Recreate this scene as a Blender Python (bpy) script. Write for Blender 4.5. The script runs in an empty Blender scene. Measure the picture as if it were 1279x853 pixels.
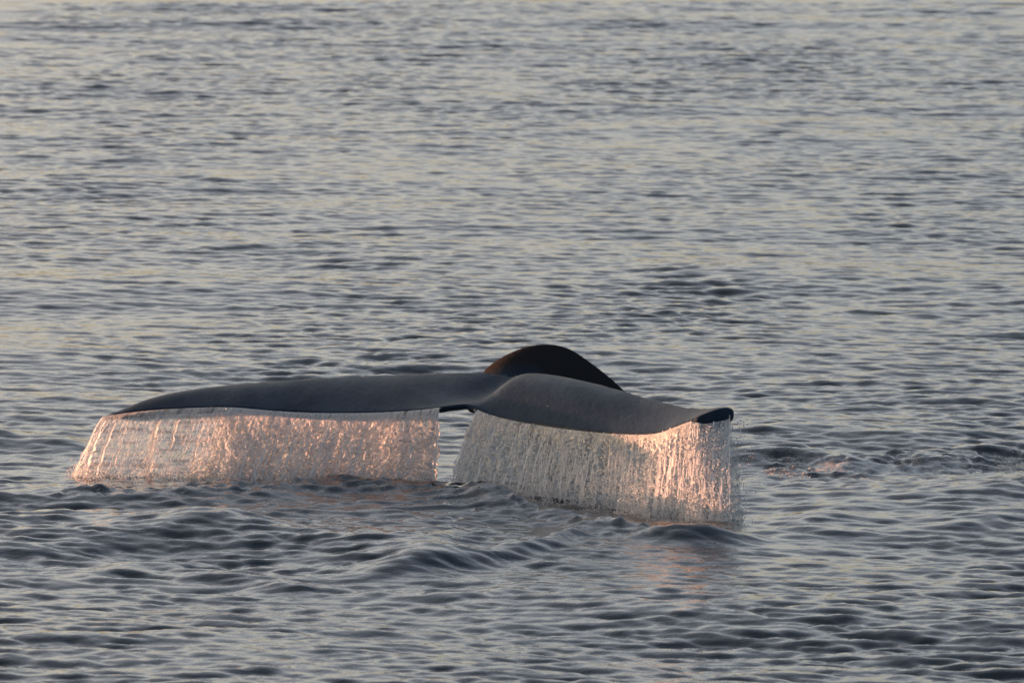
import bpy, math, random
import numpy as np

# ------------------------------------------------------------------ camera, sky, sun, exposure
scene = bpy.context.scene
COL = scene.collection
CAM_H = 7.68                       # eye height above the sea (deck of a boat), metres
F_PX = 11100.0                     # focal length in photo pixels (1279 wide) -> a 312 mm lens
PITCH = math.radians(5.11)
cam_d = bpy.data.cameras.new('camera')
cam_d.sensor_width = 36.0
cam_d.lens = F_PX / 1279.0 * 36.0
cam_d.clip_start = 0.5
cam_d.clip_end = 60000
cam_d.dof.use_dof = True
cam_d.dof.focus_distance = 72.5
cam_d.dof.aperture_fstop = 5.6
cam = bpy.data.objects.new('camera', cam_d)
COL.objects.link(cam)
cam.location = (0, 0, CAM_H)
cam.rotation_euler = (math.pi / 2 - PITCH, 0, 0)
scene.camera = cam

SUN_AZ_LEFT = math.radians(60.0)   # sun this far to the left of the view direction (+Y)
SUN_EL = math.radians(1.1)
world = bpy.data.worlds.new('World')
scene.world = world
world.use_nodes = True
wn, wl = world.node_tree.nodes, world.node_tree.links
wn.clear()
sky = wn.new('ShaderNodeTexSky')
sky.sky_type = 'NISHITA'
sky.sun_disc = False
sky.sun_elevation = SUN_EL
sky.sun_rotation = -SUN_AZ_LEFT
sky.altitude = 0
sky.air_density = 0.32
sky.dust_density = 3.3
sky.ozone_density = 0.0
bg = wn.new('ShaderNodeBackground')
bg.inputs['Strength'].default_value = 0.15
wo = wn.new('ShaderNodeOutputWorld')
tint = wn.new('ShaderNodeMix')                 # camera white balance for the dusk light
tint.data_type = 'RGBA'; tint.blend_type = 'MULTIPLY'; tint.inputs[0].default_value = 1.0
tint.inputs[7].default_value = (1.03, 0.985, 0.96, 1)
wl.new(sky.outputs[0], tint.inputs[6])
wl.new(tint.outputs[2], bg.inputs['Color'])
wl.new(bg.outputs[0], wo.inputs['Surface'])

sun_d = bpy.data.lights.new('sun', 'SUN')
sun_d.energy = 3.4
sun_d.color = (1.0, 0.43, 0.24)
sun_d.angle = math.radians(0.55)
sun = bpy.data.objects.new('sun', sun_d)
COL.objects.link(sun)
from mathutils import Vector
SUN_DIR = Vector((-math.sin(SUN_AZ_LEFT) * math.cos(SUN_EL), math.cos(SUN_AZ_LEFT) * math.cos(SUN_EL), math.sin(SUN_EL)))
sun.rotation_euler = SUN_DIR.to_track_quat('Z', 'Y').to_euler()
sun.location = (-20, 80, 10)

vs = scene.view_settings
vs.view_transform = 'Standard'
vs.look = 'None'
vs.gamma = 1.0
vs.use_curve_mapping = False
vs.exposure = 2.3
scene.cycles.use_denoising = True
scene.cycles.max_bounces = 8
scene.cycles.transparent_max_bounces = 16

rng = np.random.default_rng(7)
random.seed(7)

# ------------------------------------------------------------------ helpers
def ray(px, py):
    x = (px - 639.5) / F_PX
    v = -(py - 426.5) / F_PX
    c, s = math.cos(PITCH), math.sin(PITCH)
    return (x, c + v * s, -s + v * c)

def at_y(px, py, Y):
    """point on the sight line of a photo pixel at distance Y in front of the boat"""
    r = ray(px, py)
    k = Y / r[1]
    return np.array((r[0] * k, Y, CAM_H + r[2] * k))

def at_z(px, py, z=0.0):
    r = ray(px, py)
    k = (z - CAM_H) / r[2]
    return np.array((r[0] * k, r[1] * k, z))

def link(o, parent=None):
    COL.objects.link(o)
    if parent is not None:
        o.parent = parent
    return o

def mesh_np(name, verts, faces, mat, parent=None, smooth=True):
    verts = np.asarray(verts, dtype=np.float32)
    faces = np.asarray(faces, dtype=np.int32)
    n = faces.shape[1]
    me = bpy.data.meshes.new(name)
    me.vertices.add(len(verts))
    me.vertices.foreach_set('co', verts.ravel())
    me.loops.add(faces.size)
    me.loops.foreach_set('vertex_index', faces.ravel())
    me.polygons.add(len(faces))
    me.polygons.foreach_set('loop_start', np.arange(0, faces.size, n, dtype=np.int32))
    me.update(calc_edges=True)
    me.polygons.foreach_set('use_smooth', np.full(len(faces), smooth))
    if mat:
        me.materials.append(mat)
    o = bpy.data.objects.new(name, me)
    return link(o, parent)

def tag(o, label=None, cat=None, group=None, kind=None):
    if label: o['label'] = label
    if cat: o['category'] = cat
    if group: o['group'] = group
    if kind: o['kind'] = kind
    return o

def grid_faces(nu, nv, wrap=False):
    i = np.arange(nu - 1)[:, None]
    j = np.arange(nv if wrap else nv - 1)[None, :]
    j2 = (j + 1) % nv
    a = i * nv + j; b = i * nv + j2; c = (i + 1) * nv + j2; d = (i + 1) * nv + j
    return np.stack([a, b, c, d], -1).reshape(-1, 4)

def smoothstep(a, b, x):
    t = np.clip((x - a) / (b - a), 0, 1)
    return t * t * (3 - 2 * t)

def mat_new(name):
    m = bpy.data.materials.new(name)
    m.use_nodes = True
    nt = m.node_tree
    nt.nodes.clear()
    out = nt.nodes.new('ShaderNodeOutputMaterial')
    return m, nt, out

def node(nt, typ, **kw):
    n = nt.nodes.new(typ)
    for k, v in kw.items():
        if k in n.inputs: n.inputs[k].default_value = v
        else: setattr(n, k, v)
    return n

# ------------------------------------------------------------------ value noise for numpy
class Noise2:
    def __init__(self, seed, n=256):
        self.n = n
        self.g = np.random.default_rng(seed).standard_normal((n, n)).astype(np.float32)
    def __call__(self, x, y):
        n = self.n
        xi = np.floor(x).astype(int); yi = np.floor(y).astype(int)
        fx = x - xi; fy = y - yi
        fx = fx * fx * (3 - 2 * fx); fy = fy * fy * (3 - 2 * fy)
        g = self.g
        a = g[xi % n, yi % n]; b = g[(xi + 1) % n, yi % n]
        c = g[xi % n, (yi + 1) % n]; d = g[(xi + 1) % n, (yi + 1) % n]
        return (a * (1 - fx) + b * fx) * (1 - fy) + (c * (1 - fx) + d * fx) * fy

# ------------------------------------------------------------------ the sea: real wave geometry
def fft_tile(size, n, lmin, lmax, slope, power, wind, spread, seed, chop):
    r = np.random.default_rng(seed)
    k1 = 2 * np.pi * np.fft.fftfreq(n, size / n)
    kx, ky = np.meshgrid(k1, k1, indexing='ij')
    k = np.hypot(kx, ky); k[0, 0] = 1e-6
    ang = np.arctan2(ky, kx) - wind
    amp = k ** (-power)
    amp *= smoothstep(2 * np.pi / lmax * 0.7, 2 * np.pi / lmax * 1.3, k) * (1 - smoothstep(2 * np.pi / lmin * 0.6, 2 * np.pi / lmin, k))
    amp *= (0.12 + np.abs(np.cos(ang)) ** spread)
    amp[0, 0] = 0
    h = amp * (r.standard_normal((n, n)) + 1j * r.standard_normal((n, n)))
    H = np.fft.ifft2(h)
    sx = np.fft.ifft2(1j * kx * h).real; sy = np.fft.ifft2(1j * ky * h).real
    s = slope / math.sqrt((sx ** 2 + sy ** 2).mean() / 2)
    dx = np.fft.ifft2(-1j * kx / k * h).real * s * chop
    dy = np.fft.ifft2(-1j * ky / k * h).real * s * chop
    return size, n, H.real * s, dx, dy

def sample(tile, x, y):
    size, n = tile[0], tile[1]
    u = np.mod(x / size * n, n); v = np.mod(y / size * n, n)
    ui = np.floor(u).astype(np.int32); vi = np.floor(v).astype(np.int32)
    fu = u - ui; fv = v - vi
    ui %= n; vi %= n
    u2 = (ui + 1) % n; v2 = (vi + 1) % n
    res = []
    for A in tile[2:]:
        res.append((A[ui, vi] * (1 - fu) + A[u2, vi] * fu) * (1 - fv) + (A[ui, v2] * (1 - fu) + A[u2, v2] * fu) * fv)
    return res

WIND = math.radians(78)
T_LONG = fft_tile(120.0, 512, 1.8, 9.0, 0.021, 2.0, WIND, 3, 11, 0.7)
T_MID = fft_tile(51.0, 1024, 0.26, 1.2, 0.052, 1.7, WIND + 0.12, 2.4, 12, 1.25)
T_SHORT = fft_tile(23.0, 1024, 0.09, 0.45, 0.112, 1.5, WIND - 0.15, 1.8, 13, 1.2)

def graded(lo, hi, step0, grow, far, step_hi=None):
    """dense coordinates between lo and hi, spacing growing outwards to +-far"""
    mid = [lo]
    while mid[-1] < hi:
        t = (mid[-1] - lo) / (hi - lo)
        mid.append(mid[-1] + (step0 if step_hi is None else step0 + (step_hi - step0) * t))
    out_hi = [mid[-1]]; s = mid[-1] - mid[-2]
    while out_hi[-1] < far[1]:
        s *= grow; out_hi.append(out_hi[-1] + s)
    out_lo = [mid[0]]; s = mid[1] - mid[0]
    while out_lo[-1] > far[0]:
        s *= grow; out_lo.append(out_lo[-1] - s)
    return np.array(out_lo[:0:-1] + mid + out_hi[1:])

# ridges pushed up by the tail: photo pixels of the crest line at water level, height, width to the boat / away
RIDGES = [
    # (pixel polyline, height, front width m, back width m)
    ([(-60, 626), (60, 621), (170, 622), (270, 620), (350, 614), (430, 610), (500, 613), (570, 620), (640, 634)], 0.085, 0.75, 0.5),
    ([(-80, 662), (80, 655), (230, 660), (330, 670), (440, 684), (560, 690)], 0.10, 1.6, 0.8),
    ([(-80, 690), (60, 687), (180, 676), (300, 664)], 0.06, 0.5, 0.9),
    ([(575, 620), (620, 628), (660, 637), (740, 655), (800, 667), (840, 670)], 0.075, 0.45, 0.28),
    ([(470, 716), (540, 709), (610, 700), (680, 684), (730, 664)], 0.085, 0.35, 0.7),
    ([(380, 735), (300, 722), (220, 712), (120, 714)], 0.05, 0.35, 0.6),
    ([(848, 672), (878, 670), (905, 671)], 0.15, 0.32, 0.3),
    ([(900, 570), (1050, 577), (1150, 575), (1240, 566), (1360, 560)], 0.13, 0.8, 0.45),
    ([(1000, 650), (1100, 640), (1200, 628), (1340, 610)], 0.07, 0.7, 1.2),
    ([(1180, 660), (1260, 648), (1360, 640)], 0.06, 0.5, 0.8),
    ([(-80, 556), (20, 552), (100, 556)], 0.11, 0.6, 0.7),
    ([(940, 540), (1080, 546), (1200, 545)], 0.05, 0.5, 0.8),
]
N_A, N_B, N_C = Noise2(1), Noise2(2), Noise2(3)
LIP_A = [(70, 620), (250, 619), (350, 616), (430, 613), (500, 615), (575, 623)]
LIP_B = [(570, 620), (660, 639), (740, 656), (850, 671)]
LIP_C = [(960, 584), (1060, 586), (1150, 586), (1240, 582), (1360, 576)]

def ridge_field(X, Y):
    Z = np.zeros_like(X)
    for line, h, wf, wb in RIDGES:
        pts = np.array([at_z(px, py, 0.0)[:2] for px, py in line])
        sel = (Y > pts[:, 1].min() - 4 * wf) & (Y < pts[:, 1].max() + 4 * wb) & (X > pts[:, 0].min() - 2) & (X < pts[:, 0].max() + 2)
        x, y = X[sel], Y[sel]
        if x.size == 0: continue
        o = np.argsort(pts[:, 0]); p = pts[o]
        yc = np.interp(x, p[:, 0], p[:, 1]) + 0.10 * N_A(x * 2.1, y * 0.3 + h * 99)
        L, R = p[0, 0], p[-1, 0]
        end = smoothstep(L - 0.35, L + 0.25, x) * (1 - smoothstep(R - 0.25, R + 0.35, x))
        d = y - yc
        w = np.where(d < 0, wf, wb)
        Z[sel] += h * end * (0.85 + 0.18 * N_B(x * 1.3, y * 0.9 + h * 50)) * np.exp(-(d / w) ** 2 * 1.2)
    return Z

def region(X, Y, px0, px1, py0, py1, soft):
    a = at_z(px0, py1); b = at_z(px1, py0)
    a2 = at_z(px0, py0); b2 = at_z(px1, py1)
    f = smoothstep(a[0] - soft, a[0] + soft, X) * (1 - smoothstep(b[0] - soft, b[0] + soft, X))
    return f * smoothstep(a[1] - 3 * soft, a[1] + 3 * soft, Y) * (1 - smoothstep(b[1] - 3 * soft, b[1] + 3 * soft, Y))

def sea_height(X, Y, cell=None):
    """height, sideways shift and foam at sea points"""
    if cell is None: cell = np.full_like(X, 0.05)
    hl, dxl, dyl = sample(T_LONG, X, Y)
    hm, dxm, dym = sample(T_MID, X + 3.3, Y + 1.7)
    hs, dxs, dys = sample(T_SHORT, X, Y)
    fl = 1 - smoothstep(0.8, 2.5, cell); fm = 1 - smoothstep(0.18, 0.6, cell); fs = 1 - smoothstep(0.085, 0.22, cell)
    # slow patches of rougher and calmer water
    patch = 0.92 + 0.16 * N_C(X * 0.21 + 5, Y * 0.07) + 0.14 * N_A(X * 0.6, Y * 0.19)
    patch = np.clip(patch, 0.35, 1.5)
    # water smoothed and churned round the tail
    churn = region(X, Y, -200, 760, 598, 705, 0.35) * 0.9 + region(X, Y, 905, 1400, 566, 622, 0.3) * 0.7
    churn = np.clip(churn, 0, 1)
    Z = hl * fl + hm * fm * patch * (1 - 0.6 * churn) + hs * fs * patch * (1 + 0.35 * churn)
    near = (np.abs(X) < 9) & (Y > 52) & (Y < 100)
    if near.any():
        zz = np.zeros_like(X)
        zz[near] = ridge_field(X[near], Y[near])
        x, y = X[near], Y[near]
        zz[near] += churn[near] * (0.009 * N_A(x * 1.6, y * 2.0) + 0.008 * N_B(x * 4.0 + y, y * 4.5) + 0.005 * N_C(x * 9.0 - 2 * y, y * 10.0))
        lip = np.zeros_like(x)
        for line, wid in ((LIP_A, 0.55), (LIP_B, 0.55), (LIP_C, 0.9)):
            p = np.array([at_z(a, b)[:2] for a, b in line])
            yc = np.interp(x, p[:, 0], p[:, 1])
            e = smoothstep(p[0, 0] - .2, p[0, 0] + .2, x) * (1 - smoothstep(p[-1, 0] - .2, p[-1, 0] + .2, x))
            lip = np.maximum(lip, e * np.exp(-((y - yc) / wid) ** 2))
        zz[near] += lip * (0.009 * N_A(x * 4.0, y * 3.0) + 0.013 * np.abs(N_B(x * 12.0, y * 9.0)) + 0.009 * N_C(x * 22.0, y * 16.0))
        Z = Z + zz
    DX = dxl * fl + dxm * fm * patch + dxs * fs * patch
    DY = dyl * fl + dym * fm * patch + dys * fs * patch
    return Z, DX, DY

def foam_field(X, Y):
    f = np.zeros_like(X)
    near = (np.abs(X) < 9) & (Y > 55) & (Y < 90)
    x, y = X[near], Y[near]
    g = np.zeros_like(x)
    def band(line, wf, wb, a):
        p = np.array([at_z(px, py, 0.05)[:2] for px, py in line]); p = p[np.argsort(p[:, 0])]
        yc = np.interp(x, p[:, 0], p[:, 1])
        end = smoothstep(p[0, 0] - .3, p[0, 0] + .3, x) * (1 - smoothstep(p[-1, 0] - .3, p[-1, 0] + .3, x))
        d = y - yc
        return a * end * np.exp(-(d / np.where(d < 0, wf, wb)) ** 2)
    g += band([(1000, 578), (1060, 580), (1150, 580), (1240, 576), (1360, 572)], .7, .30, .72)
    g += band([(920, 600), (1060, 600), (1200, 596)], 1.0, .8, .42)
    g += band([(60, 616), (200, 617), (350, 612), (450, 610), (560, 616)], .45, .4, .5)
    g += band([(570, 612), (660, 632), (740, 650), (860, 662)], .5, .5, .50)
    g += band([(820, 650), (880, 650), (950, 646)], .6, .6, .62)
    f[near] = np.clip(g, 0, 1)
    return f

gx = graded(-7.6, 7.6, 0.042, 1.25, (-26000, 26000))
gy = graded(56.0, 150.0, 0.044, 1.2, (-9000, 42000), 0.075)
X, Y = np.meshgrid(gx, gy, indexing='ij')
cell = np.maximum(np.gradient(gx)[:, None], np.gradient(gy)[None, :]) + np.zeros_like(X)
Z, DX, DY = sea_height(X, Y, cell)
foam = foam_field(X, Y)

sea_m, nt, out = mat_new('sea_water')
geo = node(nt, 'ShaderNodeNewGeometry')
mp = node(nt, 'ShaderNodeMapping'); mp.inputs['Scale'].default_value = (1, 0.8, 1)
nt.links.new(geo.outputs['Position'], mp.inputs['Vector'])
n1 = node(nt, 'ShaderNodeTexNoise', Scale=16.0, Detail=3.0, Roughness=0.6)
nt.links.new(mp.outputs[0], n1.inputs['Vector'])
bp = node(nt, 'ShaderNodeBump', Strength=1.0, Distance=0.004)
nt.links.new(n1.outputs['Fac'], bp.inputs['Height'])
pr = node(nt, 'ShaderNodeBsdfPrincipled')
pr.inputs['Base Color'].default_value = (0.009, 0.018, 0.028, 1)
pr.inputs['Roughness'].default_value = 0.05
pr.inputs['IOR'].default_value = 1.333
nt.links.new(bp.outputs[0], pr.inputs['Normal'])
fo = node(nt, 'ShaderNodeAttribute', attribute_name='foam')
n2 = node(nt, 'ShaderNodeTexNoise', Scale=9.0, Detail=8.0, Roughness=0.80)
nt.links.new(geo.outputs['Position'], n2.inputs['Vector'])
sub = node(nt, 'ShaderNodeMath', operation='MULTIPLY_ADD'); sub.inputs[1].default_value = 0.55
nt.links.new(fo.outputs['Fac'], sub.inputs[0]); nt.links.new(n2.outputs['Fac'], sub.inputs[2])
rmp = node(nt, 'ShaderNodeMapRange'); rmp.inputs['From Min'].default_value = 0.80; rmp.inputs['From Max'].default_value = 1.05
rmp.inputs['To Max'].default_value = 0.8
nt.links.new(sub.outputs[0], rmp.inputs['Value'])
fd = node(nt, 'ShaderNodeBsdfPrincipled')
fd.inputs['Base Color'].default_value = (0.55, 0.58, 0.60, 1); fd.inputs['Roughness'].default_value = 0.5
mx = node(nt, 'ShaderNodeMixShader')
nt.links.new(rmp.outputs[0], mx.inputs[0]); nt.links.new(pr.outputs[0], mx.inputs[1]); nt.links.new(fd.outputs[0], mx.inputs[2])
nt.links.new(mx.outputs[0], out.inputs['Surface'])

sea = mesh_np('sea', np.stack([X + DX, Y + DY, Z], -1).reshape(-1, 3), grid_faces(len(gx), len(gy))[:, ::-1], sea_m)
at = sea.data.attributes.new('foam', 'FLOAT', 'POINT')
at.data.foreach_set('value', foam.astype(np.float32).ravel())
tag(sea, 'rippled blue grey open sea around the diving whale', 'sea', kind='structure')

# ------------------------------------------------------------------ the whale: raised flukes and tail stock, one skin
Y0 = 73.0
NOTCH_PX = 585
def te_depth(px):
    m = (px - NOTCH_PX) / 152.0
    if m < 0: return Y0 - m * math.tan(math.radians(10))
    k = (842 - NOTCH_PX) / 152.0                  # the tip curls back a little
    return Y0 - 1.22 * min(m, k) - min(max(0.0, m - k), 0.20) * 0.9 + max(0.0, m - k - 0.20) * 0.05

# trailing edge px, py | leading edge px, py, chord in depth | thickness at the middle, at the trailing edge | hump of the upper side
ST = [
    (131, 519.5, 135, 517.5, 0.04, 0.030, 0.025, 0.00),
    (142, 518.0, 160, 508.0, 0.20, 0.050, 0.028, 0.00),
    (165, 515.0, 192, 496.5, 0.38, 0.070, 0.030, 0.01),
    (200, 512.0, 240, 486.5, 0.58, 0.075, 0.030, 0.02),
    (245, 509.5, 300, 479.5, 0.78, 0.08, 0.032, 0.02),
    (290, 509.0, 358, 474.5, 0.95, 0.085, 0.032, 0.02),
    (345, 513.5, 424, 470.5, 1.10, 0.085, 0.032, 0.02),
    (400, 516.0, 488, 468.0, 1.24, 0.085, 0.032, 0.02),
    (470, 515.5, 556, 465.5, 1.36, 0.085, 0.032, 0.02),
    (530, 511.5, 606, 464.5, 1.45, 0.07, 0.030, 0.00),
    (570, 506.0, 634, 467.0, 1.48, 0.05, 0.028, -0.03),
    (586, 506.5, 648, 467.0, 1.48, 0.055, 0.028, -0.02),
    (606, 516.0, 662, 466.0, 1.45, 0.09, 0.034, 0.05),
    (640, 525.5, 690, 468.0, 1.42, 0.150, 0.038, 0.06),
    (690, 534.0, 732, 476.0, 1.34, 0.200, 0.038, 0.05),
    (740, 540.0, 775, 486.5, 1.20, 0.175, 0.036, 0.03),
    (785, 543.0, 812, 497.0, 1.00, 0.150, 0.036, 0.01),
    (820, 541.5, 842, 504.0, 0.78, 0.125, 0.040, 0.00),
    (846, 532.5, 866, 508.5, 0.58, 0.10, 0.045, 0.00),
    (868, 523.5, 886, 509.5, 0.42, 0.10, 0.075, 0.00),
    (890, 515.0, 902, 508.8, 0.28, 0.125, 0.112, 0.00),
    (906, 511.8, 911, 509.5, 0.16, 0.12, 0.112, 0.00),
    (915, 513.5, 917, 512.5, 0.07, 0.070, 0.060, 0.00),
]
def cr(arr, n):
    """Catmull-Rom through the rows of arr, n samples per span"""
    a = np.asarray(arr, float)
    p = np.vstack([2 * a[0] - a[1], a, 2 * a[-1] - a[-2]])
    o = []
    for i in range(1, len(p) - 2):
        for t in np.arange(n) / n:
            o.append(0.5 * (2 * p[i] + (p[i + 1] - p[i - 1]) * t + (2 * p[i - 1] - 5 * p[i] + 4 * p[i + 1] - p[i + 2]) * t * t + (-p[i - 1] + 3 * p[i] - 3 * p[i + 1] + p[i + 2]) * t ** 3))
    o.append(p[-2])
    return np.array(o)

S = cr(ST, 5)
NU = 18
rings, te_pts = [], []
for (tx, ty, lx, ly, ch, tm, tt, hump) in S:
    ch = max(ch, 0.03)
    yt = te_depth(tx)
    A = at_y(tx, ty, yt)
    B = at_y(lx, ly, yt + ch)
    top, bot = [], []
    for i in range(NU + 1):
        u = i / NU
        c = A + (B - A) * u
        prof = 2.6 * (math.sqrt(max(1 - u, 0)) * (1 - math.sqrt(max(1 - u, 0)) * 0.62)) * 1.0
        th = tt * (1 - u) ** 0.5 + (tm - tt * 0.5) * min(1.0, math.sqrt(max(0.0, 1 - ((u - 0.62) / (0.38 if u > 0.62 else 0.80)) ** 2)))
        th *= math.sqrt(max(0.0, 1 - max(0, (u - 0.8) / 0.2) ** 2)) if u > 0.8 else 1
        up = hump * math.sin(math.pi * u) * 1.6 + 0.10 * th
        if i == 0: edge = 0.6
        else: edge = 1
        top.append(c + (0, 0, up))
        bot.append(c + (0, 0.10 * th, up - th * edge))
    ring = top + bot[::-1][1:]          # leading edge shared
    rings.append(np.array(ring))
    te_pts.append((tx, A[0], A[1], A[2] + 0.004 - tt * (0.0 + 0.75 * float(smoothstep(0.055, 0.10, tt)))))
te_pts = np.array(te_pts)
ns, nr = len(rings), len(rings[0])
fv = np.concatenate(rings)
ff = [tuple(q) for q in grid_faces(ns, nr, wrap=True)]
verts = [tuple(v) for v in fv]
# closed rounded ends
for ri, sgn in ((0, 1), (ns - 1, -1)):
    c = rings[ri].mean(0)
    c = c + (rings[ri].mean(0) - rings[ri - sgn * -1 if ri else 1].mean(0)) * 0.4 if ri == 0 else c + (c - rings[ri - 1].mean(0)) * 0.6
    verts.append(tuple(c)); k = len(verts) - 1
    for j in range(nr):
        a, b = ri * nr + j, ri * nr + (j + 1) % nr
        ff.append((a, k, b) if ri == 0 else (a, b, k))

# tail stock: px of the spine, distance, photo row of its back, half width, half height
SP = [
    (602, 73.40, 509, 0.12, 0.03),
    (610, 73.90, 494, 0.20, 0.035),
    (624, 74.40, 478, 0.22, 0.07),
    (642, 74.90, 446, 0.27, 0.15),
    (664, 75.40, 431.5, 0.33, 0.30),
    (692, 75.95, 430.5, 0.36, 0.42),
    (717, 76.60, 445, 0.36, 0.52),
    (749, 77.30, 473, 0.40, 0.58),
    (791, 78.10, 520, 0.46, 0.64),
    (850, 79.20, 590, 0.58, 0.70),
    (905, 80.40, 680, 0.66, 0.78),
]
SPc = cr(SP, 5)
cent = []
for px, yy, py, hw, hh in SPc:
    p = at_y(px, py, yy); p[2] -= hh
    cent.append(p)
cent = np.array(cent)
NR = 28
base = len(verts)
tang = np.gradient(cent, axis=0)
for i, (c, t) in enumerate(zip(cent, tang)):
    t = t / np.linalg.norm(t)
    side = np.cross(t, (0, 0, 1)); side /= np.linalg.norm(side)
    upv = np.cross(side, t)
    hw, hh = SPc[i, 3], SPc[i, 4]
    for j in range(NR):
        a = 2 * math.pi * j / NR
        ca, sa = math.cos(a), math.sin(a)
        rx = math.copysign(abs(ca) ** 0.95, ca) * hw * (1 - 0.28 * max(sa, 0) ** 1.5)
        v = c + side * rx + upv * sa * hh
        verts.append(tuple(v))
ff += [tuple(int(q) + base for q in f) for f in grid_faces(len(cent), NR, wrap=True)]
for ri in (0, len(cent) - 1):
    verts.append(tuple(cent[ri])); k = len(verts) - 1
    for j in range(NR):
        a, b = base + ri * NR + j, base + ri * NR + (j + 1) % NR
        ff.append((a, b, k) if ri == 0 else (a, k, b))

tmp = bpy.data.meshes.new('whale_raw')
tmp.from_pydata(verts, [], ff)
import bmesh
bm = bmesh.new(); bm.from_mesh(tmp)
bmesh.ops.recalc_face_normals(bm, faces=bm.faces)
bm.to_mesh(tmp); bm.free()
raw = bpy.data.objects.new('whale_raw', tmp)
COL.objects.link(raw)
rm = raw.modifiers.new('remesh', 'REMESH'); rm.mode = 'VOXEL'; rm.voxel_size = 0.016; rm.use_smooth_shade = True
sm = raw.modifiers.new('smooth', 'SMOOTH'); sm.factor = 0.5; sm.iterations = 7
dg = bpy.context.evaluated_depsgraph_get()
whale_me = bpy.data.meshes.new_from_object(raw.evaluated_get(dg))
whale_me.name = 'whale'
bpy.data.objects.remove(raw)

skin, nt, out = mat_new('wet_whale_skin')
tc = node(nt, 'ShaderNodeNewGeometry')
mp = node(nt, 'ShaderNodeMapping'); mp.inputs['Scale'].default_value = (1.0, 0.35, 1.0); mp.inputs['Rotation'].default_value = (0, 0, 0.45)
nt.links.new(tc.outputs['Position'], mp.inputs['Vector'])
na = node(nt, 'ShaderNodeTexNoise', Scale=2.3, Detail=6.0, Roughness=0.62)
nt.links.new(mp.outputs[0], na.inputs['Vector'])
nb = node(nt, 'ShaderNodeTexNoise', Scale=22.0, Detail=4.0, Roughness=0.6)
nt.links.new(mp.outputs[0], nb.inputs['Vector'])
cr_ = node(nt, 'ShaderNodeValToRGB')
cr_.color_ramp.elements[0].position = 0.30; cr_.color_ramp.elements[0].color = (0.010, 0.018, 0.033, 1)
cr_.color_ramp.elements[1].position = 0.72; cr_.color_ramp.elements[1].color = (0.026, 0.043, 0.069, 1)
nt.links.new(na.outputs['Fac'], cr_.inputs['Fac'])
nc = node(nt, 'ShaderNodeTexNoise', Scale=5.0, Detail=3.0, Roughness=0.5)
nt.links.new(mp.outputs[0], nc.inputs['Vector'])
b0 = node(nt, 'ShaderNodeBump', Strength=0.5, Distance=0.010)
nt.links.new(nc.outputs['Fac'], b0.inputs['Height'])
bp = node(nt, 'ShaderNodeBump', Strength=0.5, Distance=0.009)
nt.links.new(b0.outputs[0], bp.inputs['Normal'])
nt.links.new(nb.outputs['Fac'], bp.inputs['Height'])
pr = node(nt, 'ShaderNodeBsdfPrincipled')
pr.inputs['Roughness'].default_value = 0.42
pr.inputs['IOR'].default_value = 1.38
pr.inputs['Coat Weight'].default_value = 0.35
pr.inputs['Coat Roughness'].default_value = 0.22
pr.inputs['Coat IOR'].default_value = 1.33
sk = node(nt, 'ShaderNodeAttribute', attribute_name='stock')     # darker, less blue and duller towards the tail stock
mxs = node(nt, 'ShaderNodeMix', data_type='RGBA'); mxs.inputs[7].default_value = (0.022, 0.021, 0.023, 1)
nt.links.new(sk.outputs['Fac'], mxs.inputs[0]); nt.links.new(cr_.outputs[0], mxs.inputs[6])
nt.links.new(mxs.outputs[2], pr.inputs['Base Color'])
ro = node(nt, 'ShaderNodeMapRange'); ro.inputs['To Min'].default_value = 0.40; ro.inputs['To Max'].default_value = 0.78
nt.links.new(sk.outputs['Fac'], ro.inputs['Value']); nt.links.new(ro.outputs[0], pr.inputs['Roughness'])
sp = node(nt, 'ShaderNodeMapRange'); sp.inputs['To Min'].default_value = 0.04; sp.inputs['To Max'].default_value = 0.0
nt.links.new(sk.outputs['Fac'], sp.inputs['Value']); nt.links.new(sp.outputs[0], pr.inputs['Specular IOR Level'])
cw = node(nt, 'ShaderNodeMapRange'); cw.inputs['To Min'].default_value = 1.0; cw.inputs['To Max'].default_value = 0.0
nw = node(nt, 'ShaderNodeTexNoise', Scale=6.0, Detail=5.0, Roughness=0.6)      # patches of running water film
nt.links.new(mp.outputs[0], nw.inputs['Vector'])
wf = node(nt, 'ShaderNodeMapRange'); wf.inputs['From Min'].default_value = 0.45; wf.inputs['From Max'].default_value = 0.75
wf.inputs['To Min'].default_value = 0.02; wf.inputs['To Max'].default_value = 0.13
nt.links.new(nw.outputs['Fac'], wf.inputs['Value'])
nt.links.new(sk.outputs['Fac'], cw.inputs['Value'])
cwm = node(nt, 'ShaderNodeMath', operation='MULTIPLY')
nt.links.new(cw.outputs[0], cwm.inputs[0]); nt.links.new(wf.outputs[0], cwm.inputs[1]); nt.links.new(cwm.outputs[0], pr.inputs['Coat Weight'])
nt.links.new(bp.outputs[0], pr.inputs['Normal']); nt.links.new(bp.outputs[0], pr.inputs['Coat Normal'])
nt.links.new(pr.outputs[0], out.inputs['Surface'])
whale_me.materials.clear(); whale_me.materials.append(skin)
wv = np.empty(len(whale_me.vertices) * 3, np.float32); whale_me.vertices.foreach_get('co', wv); wv = wv.reshape(-1, 3)
at = whale_me.attributes.new('stock', 'FLOAT', 'POINT')
at.data.foreach_set('value', smoothstep(74.45, 74.9, wv[:, 1] + 0.06 * N_A(wv[:, 0] * 5, wv[:, 2] * 5)).astype(np.float32))
whale = link(bpy.data.objects.new('whale', whale_me))
tag(whale, 'dark grey whale lifting its broad tail flukes out of the sea as it dives', 'whale')

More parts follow.
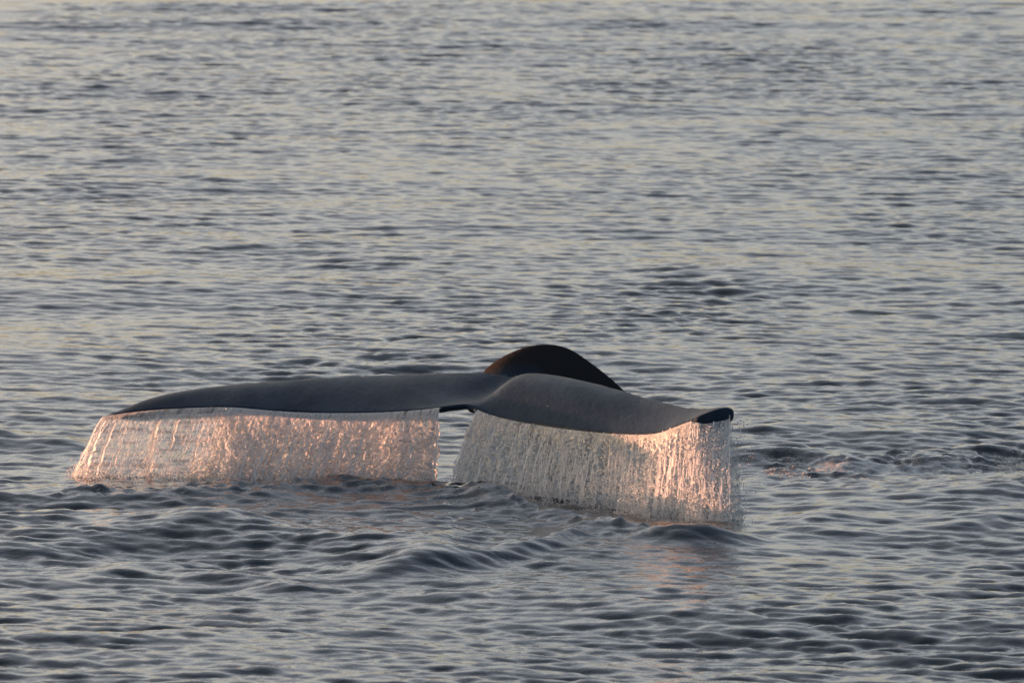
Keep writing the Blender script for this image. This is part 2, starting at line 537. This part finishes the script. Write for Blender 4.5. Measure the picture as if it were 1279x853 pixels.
# ------------------------------------------------------------------ water pouring off the flukes
def water_mat(name, clear, seed):
    m, nt, out = mat_new(name)
    uv = node(nt, 'ShaderNodeAttribute', attribute_name='flow')
    mp = node(nt, 'ShaderNodeMapping'); mp.inputs['Scale'].default_value = (1, 1, 1)
    mp.inputs['Location'].default_value = (seed, 0, seed)
    nt.links.new(uv.outputs['Vector'], mp.inputs['Vector'])
    n1 = node(nt, 'ShaderNodeTexNoise', Scale=26.0, Detail=4.0, Roughness=0.65)
    nt.links.new(mp.outputs[0], n1.inputs['Vector'])
    rp = node(nt, 'ShaderNodeMapRange')
    rp.inputs['From Min'].default_value = 0.36; rp.inputs['From Max'].default_value = 0.66
    rp.inputs['To Min'].default_value = clear[0]; rp.inputs['To Max'].default_value = clear[1]
    nt.links.new(n1.outputs['Fac'], rp.inputs['Value'])
    th = node(nt, 'ShaderNodeAttribute', attribute_name='thick')
    mu = node(nt, 'ShaderNodeMath', operation='MULTIPLY')
    nt.links.new(rp.outputs[0], mu.inputs[0]); nt.links.new(th.outputs['Fac'], mu.inputs[1])
    cl = node(nt, 'ShaderNodeClamp')
    nt.links.new(mu.outputs[0], cl.inputs[0])
    tl = node(nt, 'ShaderNodeBsdfTranslucent'); tl.inputs['Color'].default_value = (0.80, 0.82, 0.84, 1)
    df = node(nt, 'ShaderNodeBsdfDiffuse'); df.inputs['Color'].default_value = (0.74, 0.77, 0.80, 1)
    gl = node(nt, 'ShaderNodeBsdfGlossy', Roughness=0.35, Color=(0.55, 0.55, 0.55, 1))
    m1 = node(nt, 'ShaderNodeMixShader'); m1.inputs[0].default_value = 0.45
    nt.links.new(tl.outputs[0], m1.inputs[1]); nt.links.new(df.outputs[0], m1.inputs[2])
    fr = node(nt, 'ShaderNodeFresnel', IOR=1.33)
    m2 = node(nt, 'ShaderNodeMixShader')
    nt.links.new(fr.outputs[0], m2.inputs[0]); nt.links.new(m1.outputs[0], m2.inputs[1]); nt.links.new(gl.outputs[0], m2.inputs[2])
    tr = node(nt, 'ShaderNodeBsdfTransparent'); tr.inputs['Color'].default_value = (0.93, 0.95, 0.96, 1)
    m3 = node(nt, 'ShaderNodeMixShader')
    nt.links.new(cl.outputs[0], m3.inputs[0]); nt.links.new(tr.outputs[0], m3.inputs[1]); nt.links.new(m2.outputs[0], m3.inputs[2])
    nt.links.new(m3.outputs[0], out.inputs['Surface'])
    return m

film_m = water_mat('falling_water_film', (0.90, 1.40), 0.0)
drop_m, nt, out = mat_new('white_water_drops')
tl = node(nt, 'ShaderNodeBsdfTranslucent'); tl.inputs['Color'].default_value = (0.86, 0.88, 0.90, 1)
df = node(nt, 'ShaderNodeBsdfDiffuse'); df.inputs['Color'].default_value = (0.78, 0.80, 0.83, 1)
gl = node(nt, 'ShaderNodeBsdfGlossy', Roughness=0.35, Color=(0.55, 0.55, 0.55, 1))
m1 = node(nt, 'ShaderNodeMixShader'); m1.inputs[0].default_value = 0.4
fr = node(nt, 'ShaderNodeFresnel', IOR=1.33)
m2 = node(nt, 'ShaderNodeMixShader')
nt.links.new(tl.outputs[0], m1.inputs[1]); nt.links.new(df.outputs[0], m1.inputs[2])
nt.links.new(fr.outputs[0], m2.inputs[0]); nt.links.new(m1.outputs[0], m2.inputs[1]); nt.links.new(gl.outputs[0], m2.inputs[2])
milk_m, nt2, out2 = mat_new('milky_water_streams')
tl2 = node(nt2, 'ShaderNodeBsdfTranslucent'); tl2.inputs['Color'].default_value = (0.88, 0.89, 0.90, 1)
df2 = node(nt2, 'ShaderNodeBsdfDiffuse'); df2.inputs['Color'].default_value = (0.84, 0.86, 0.88, 1)
mm2 = node(nt2, 'ShaderNodeMixShader'); mm2.inputs[0].default_value = 0.5
nt2.links.new(tl2.outputs[0], mm2.inputs[1]); nt2.links.new(df2.outputs[0], mm2.inputs[2])
nt2.links.new(mm2.outputs[0], out2.inputs['Surface'])
gls = node(nt, 'ShaderNodeBsdfRefraction', Roughness=0.05, IOR=1.33)
m4 = node(nt, 'ShaderNodeMixShader'); m4.inputs[0].default_value = 0.55
nt.links.new(m2.outputs[0], m4.inputs[1]); nt.links.new(gls.outputs[0], m4.inputs[2])
nt.links.new(m4.outputs[0], out.inputs['Surface'])

OCT_V = np.array([(1, 0, 0), (-1, 0, 0), (0, 1, 0), (0, -1, 0), (0, 0, 1), (0, 0, -1)], float)
OCT_F = np.array([(0, 2, 4), (2, 1, 4), (1, 3, 4), (3, 0, 4), (2, 0, 5), (1, 2, 5), (3, 1, 5), (0, 3, 5)])
def drops(name, pos, rad, stretch, parent, mat=None):
    """small drops, each a tiny stretched bead"""
    pos = np.asarray(pos); n = len(pos)
    sc = np.stack([rad, rad, rad * stretch], -1)
    ang = rng.uniform(0, 6.28, n)
    V = OCT_V[None] * sc[:, None, :]
    c, s = np.cos(ang)[:, None], np.sin(ang)[:, None]
    V = np.stack([V[..., 0] * c - V[..., 1] * s, V[..., 0] * s + V[..., 1] * c, V[..., 2]], -1) + pos[:, None, :]
    F = OCT_F[None] + (np.arange(n) * 6)[:, None, None]
    o = mesh_np(name, V.reshape(-1, 3), F.reshape(-1, 3), mat or drop_m, parent)
    o['kind'] = 'stuff'
    return o

PXM = 152.0
class Curtain:
    """a sheet of water from the trailing edge between two photo columns down to the sea"""
    def __init__(self, px0, px1, drift, toward, seed):
        self.a, self.b = px0, px1
        self.drift = drift            # list of (px, sideways drift in m at the sea)
        self.toward = toward
        self.n1, self.n2, self.n3 = Noise2(seed), Noise2(seed + 1), Noise2(seed + 2)
    def point(self, px, v, off=0.0):
        """px along the edge, v = 0 edge .. 1 sea, off = metres out of the sheet towards the boat"""
        i = te_pts[:, 0]
        x = np.interp(px, i, te_pts[:, 1]); y = np.interp(px, i, te_pts[:, 2]); z = np.interp(px, i, te_pts[:, 3])
        d = np.interp(px, [q[0] for q in self.drift], [q[1] for q in self.drift])
        tau = 0.65 * v + 0.35 * np.sqrt(np.clip(v, 0, 1))
        sx = np.where(px < NOTCH_PX, 0.17, 0.70)      # outward side of the sheet
        sy = np.where(px < NOTCH_PX, -0.98, -0.71)
        z0 = -0.10
        X_ = x + d * tau + off * sx * np.where(px < NOTCH_PX, -1, -1)
        Y_ = y - 0.022 + off * sy - np.interp(px, [q[0] for q in self.toward], [q[1] for q in self.toward]) * tau ** 1.4
        Z_ = z - (z - z0) * v
        return np.stack([X_, Y_, Z_], -1)

def film(cur, nu, nv, parent, thick_fn, relief, back=0.0):
    px = np.linspace(cur.a, cur.b, nu)[:, None] + np.zeros((1, nv))
    v = np.linspace(0, 1, nv)[None, :] + np.zeros((nu, 1))
    m = px / PXM
    # ropes and beads in the sheet: ridges follow the fall, beads get larger lower down
    m = m + back * 7.3
    patchy = cur.n3(m * 4.0 + 20, v * 1.6)
    r1 = cur.n1(m * 26, v * 1.1)
    r2 = cur.n2(m * 60, v * 5 + 10)
    r3 = cur.n3(m * 95, v * 46)
    r4 = cur.n1(m * 45 + 50, v * 26)
    grow = smoothstep(0.0, 0.25, v)
    off = relief * grow * (0.4 * r1 * smoothstep(0, .5, v) + 0.35 * r2 + 1.0 * r3 * (0.4 + v) + 0.8 * r4)
    broad = 0.05 * cur.n2(m * 3.1 + 7, v * 0.8) * v
    # ragged sides
    rag = (0.9 * cur.n3(v * 14, m * 0 + 3) + 0.7 * cur.n2(v * 40, m * 0 + 3)) * v
    P = cur.point(px + rag * 2.0, v, off + broad - back * smoothstep(0, 0.4, v))
    o = mesh_np('film', P.reshape(-1, 3), grid_faces(nu, nv), film_m, parent)
    a = o.data.attributes.new('flow', 'FLOAT_VECTOR', 'POINT')
    fl = np.stack([m * 1.6, v * 0.9, m * 0], -1)
    a.data.foreach_set('vector', fl.astype(np.float32).ravel())
    t = thick_fn(px, v) * (1 + 0.25 * r1 + 0.20 * r2 + 0.16 * r3 + 0.20 * patchy)
    t = np.clip(t, 0.0, 1.6)
    a = o.data.attributes.new('thick', 'FLOAT', 'POINT')
    a.data.foreach_set('value', t.astype(np.float32).ravel())
    return o

def tube(path, rad):
    """a curved ribbon of water, bulging towards the boat"""
    path = np.asarray(path); n = len(path)
    a = np.array([-1.0, -0.55, 0.0, 0.55, 1.0])
    V = path[:, None, :] + np.stack([a[None] * rad[:, None], (np.abs(a) ** 2 - 1)[None] * rad[:, None] * 0.8, np.zeros((n, 5))], -1)
    return V.reshape(-1, 3), grid_faces(n, 5)

def strand_mesh(cur, px, v0, v1, r0, lean, out_off, n=26):
    v = np.linspace(v0, v1, n)
    ph = rng.uniform(0, 50)
    wob = cur.n1(v * 7 + ph, v * 0 + ph) * 1.0 + cur.n2(v * 22 + ph, v * 0) * 0.5
    p = cur.point(px + lean * (v - v0) + wob, v, out_off * v)
    rad = r0 * (0.45 + 0.75 * np.sqrt(v)) * (1 + 0.45 * cur.n3(v * 30 + ph, v * 0 + ph))
    rad = np.clip(rad, r0 * 0.15, r0 * 2.2)
    rad[0] *= 0.3; rad[-1] *= 0.4
    return tube(p, rad)

def merge(parts):
    V, F, b = [], [], 0
    for v, f in parts:
        V.append(v); F.append(f + b); b += len(v)
    return np.concatenate(V), np.concatenate(F)

def fine_strands(name, cur, count, parent, dens, r):
    parts = []
    for _ in range(count):
        px = cur.a + (cur.b - cur.a) * rng.uniform()
        if rng.uniform() > dens(px): continue
        v0 = rng.uniform(0, 0.55) ** 1.3
        v1 = min(1.0, v0 + rng.uniform(0.2, 0.8))
        parts.append(strand_mesh(cur, px, v0, v1, r * rng.uniform(0.5, 1.3), rng.uniform(-6, 3), rng.uniform(0.0, 0.05), n=16))
    V, F = merge(parts)
    o = mesh_np(name, V, F, milk_m, parent)
    o['kind'] = 'stuff'
    return o

# --- left sheet
left = link(bpy.data.objects.new('water_curtain', None))
left.location = tuple(at_y(340, 600, te_depth(340))); left.location.z = 0
tag(left, 'wide pale curtain of water with orange ropes pouring off the longer fluke', 'falling water', 'water pouring off the flukes')
bpy.context.view_layer.update()
cl_ = Curtain(131, 549, [(131, -0.30), (200, -0.22), (300, -0.20), (450, -0.20), (520, -0.13), (549, -0.055)], [(131, 0.30), (549, 0.22)], 21)
def tl_fn(px, v):
    t = 0.13 + 0.69 * smoothstep(225, 345, px)
    t = t - 0.12 * smoothstep(500, 549, px)
    t = t + 0.40 * (1 - smoothstep(0.04, 0.22, v))
    t = t + 0.22 * smoothstep(0.55, 1.0, v)
    t = t + 0.5 * np.exp(-((px - 549) / 2.5) ** 2) + 0.35 * np.exp(-((px - 132) / 3) ** 2)
    return t
LW = np.array(left.location)
def under(o, root):
    """keep world position under a root that does not sit at the origin"""
    o.matrix_parent_inverse = root.matrix_world.inverted()
    return o
under(film(cl_, 620, 140, left, tl_fn, 0.012), left)
under(film(cl_, 420, 60, left, lambda p, v: tl_fn(p, v) * 0.75, 0.014, 0.11), left)
under(fine_strands('fine_streams', cl_, 330, left, lambda p: 0.25 + 0.75 * float(smoothstep(250, 330, p)), 0.0036), left)
for px, v0, v1, r, lean in [(138, .06, 1, .018, 6), (152, .10, 1, .013, 4), (203, .03, 1, .026, 6), (206, .3, 1, .018, 2), (228, .06, .5, .015, 2), (290, .0, 1, .024, -12), (294, .2, .9, .02, -16), (298, .0, 1, .019, 14), (168, .1, .7, .006, 0), (348, .35, 1, .008, -4), (549, .0, 1, .010, 2), (131.5, 0, 1, .008, 0), (262, .2, .9, .006, -3), (420, .1, .9, .007, -8), (385, .1, 1, .007, -8), (465, .3, 1, .007, -6)]:
    V, F = strand_mesh(cl_, px, v0, v1, r, lean, -0.15 if 160 < px < 320 else 0.04, n=40)
    under(mesh_np('stream', V, F, milk_m, left), left)
def scatter(cur, n, vpow, jx, jout, r0, r1):
    px = rng.uniform(cur.a, cur.b, n)
    px = px[(px > 330) | (rng.uniform(0, 1, n) < 0.2)]; n = len(px); v = rng.uniform(0, 1, n) ** vpow
    P = cur.point(px + rng.normal(0, jx, n), v, rng.normal(0.02, jout, n) * (0.3 + v))
    return P, rng.uniform(0, 1, n) ** 2.5 * (r1 - r0) + r0
P, R_ = scatter(cl_, 9000, 0.8, 2.5, 0.05, 0.0030, 0.008)
under(drops('droplets', P, R_, 1.3, left, milk_m), left)

# --- right sheet
right = link(bpy.data.objects.new('water_curtain', None))
right.location = tuple(at_y(720, 640, te_depth(720))); right.location.z = 0
tag(right, 'lilac grey curtain of water pouring off the shorter fluke with the upturned tip', 'falling water', 'water pouring off the flukes')
bpy.context.view_layer.update()
cr2 = Curtain(597, 912, [(597, -0.235), (640, -0.17), (720, -0.10), (800, -0.03), (830, -0.06), (850, -0.06), (868, -0.03), (912, -0.02)], [(597, 0.40), (720, 0.55), (800, 0.60), (842, 0.58), (868, 0.60), (912, 0.95)], 31)
def tr_fn(px, v):
    t = 0.84 - 0.05 * smoothstep(640, 720, px)
    t = t + 0.35 * np.exp(-((px - 597) / 3) ** 2)
    t = t + 0.25 * np.exp(-((px - 825) / 14) ** 2)
    t = t * (1 - 0.35 * smoothstep(880, 912, px))
    t = t + 0.15 * smoothstep(0.6, 1.0, v)
    return t
under(film(cr2, 520, 140, right, tr_fn, 0.013), right)
under(film(cr2, 360, 60, right, lambda p, v: tr_fn(p, v) * 0.75, 0.014, 0.10), right)
under(fine_strands('fine_streams', cr2, 300, right, lambda p: 0.9, 0.0038), right)
for px, v0, v1, r, lean in [(598, 0, 1, .011, 0), (612, .05, 1, .008, -3), (626, .1, .9, .010, -4), (642, .1, 1, .009, -4), (655, .05, .9, .008, -5), (672, .1, .9, .008, -4), (818, .4, 1, .008, -3), (830, .3, 1, .008, -4), (845, .2, 1, .006, -8), (894, .2, 1, .009, 2), (903, .1, .8, .006, 3), (884, .3, .7, .005, 2)]:
    V, F = strand_mesh(cr2, px, v0, v1, r, lean, 0.05, n=40)
    under(mesh_np('stream', V, F, milk_m, right), right)
P, R_ = scatter(cr2, 9000, 0.8, 2.5, 0.05, 0.0030, 0.009)
under(drops('droplets', P, R_, 1.3, right, milk_m), right)
# loose drops blown off the upturned tip
n = 2600
px = np.clip(rng.normal(900, 13, n), 862, 935); v = rng.uniform(0.03, 1, n)
P = cr2.point(np.clip(px, 600, 912), v, rng.normal(0, 0.06, n))
P[:, 0] += np.clip(px - 912, 0, 40) / PXM + rng.normal(0, 0.02, n) + 0.05 * v
under(drops('spray', P, rng.uniform(0, 1, n) ** 2 * 0.0055 + 0.002, 1.3, right, milk_m), right)

# ------------------------------------------------------------------ splash along the foot of the curtains and foam of the wake
def sea_z(P):
    z, dx, dy = sea_height(P[:, 0].copy(), P[:, 1].copy())
    return z
def splash(name, cur, p0, p1, n, up, wy, wx, r0, r1, label):
    """drops thrown up where a curtain meets the sea"""
    px = rng.uniform(p0, p1, n)
    P = cur.point(px, np.full(n, 0.86))
    P[:, 0] += rng.normal(0, wx, n); P[:, 1] += rng.normal(-0.04, wy, n)
    cl = np.clip(0.35 + 0.7 * N_A(P[:, 0] * 5, P[:, 1] * 0.5) + 0.5 * N_B(P[:, 0] * 14, P[:, 1]), 0.02, 2.2)
    keep = rng.uniform(0, 1.2, n) < cl + 0.10
    P, cl = P[keep], cl[keep]; n = len(P)
    P[:, 2] = sea_z(P) + rng.exponential(up, n) * cl
    r = rng.uniform(0, 1, n) ** 3 * (r1 - r0) + r0
    o = drops(name, P, r, 1.0, None, milk_m)
    tag(o, label, 'splash', kind='stuff')
    return o
splash('splash', cl_, 131, 549, 17000, 0.050, 0.22, 0.04, 0.002, 0.0075, 'low splash of drops along the foot of the wide water curtain')
splash('splash', cr2, 597, 850, 17000, 0.055, 0.24, 0.04, 0.002, 0.0075, 'low splash of drops along the foot of the lilac water curtain')
splash('splash', cr2, 815, 912, 9000, 0.060, 0.20, 0.09, 0.002, 0.0065, 'misty spray rising where water drips from the upturned fluke tip')

def foam_clumps(name, line, n, wy, wx, label, r0=0.012, r1=0.05):
    lp = np.array(line, float); seg = np.linspace(0, 1, len(lp))
    t = rng.uniform(0, 1, n)
    P = np.array([at_z(a, b, 0.05) for a, b in zip(np.interp(t, seg, lp[:, 0]), np.interp(t, seg, lp[:, 1]))])
    P[:, 0] += rng.normal(0, wx, n); P[:, 1] += rng.normal(0, wy, n)
    keep = N_B(P[:, 0] * 3.1, P[:, 1] * 1.4) + 0.5 * N_C(P[:, 0] * 8, P[:, 1] * 3) > 0.35
    P = P[keep]; n = len(P)
    P[:, 2] = sea_z(P) + 0.004
    r = rng.uniform(0, 1, n) ** 2.5 * (r1 - r0) + r0
    o = drops(name, P, r, 0.55, None)
    tag(o, label, 'foam', kind='stuff')
    return o
foam_clumps('foam', [(960, 577), (1060, 579), (1150, 580), (1240, 576), (1330, 570)], 16000, 0.36, 0.15, 'pinkish foam flecks along the crest of the wake beside the tail', 0.002, 0.0065)
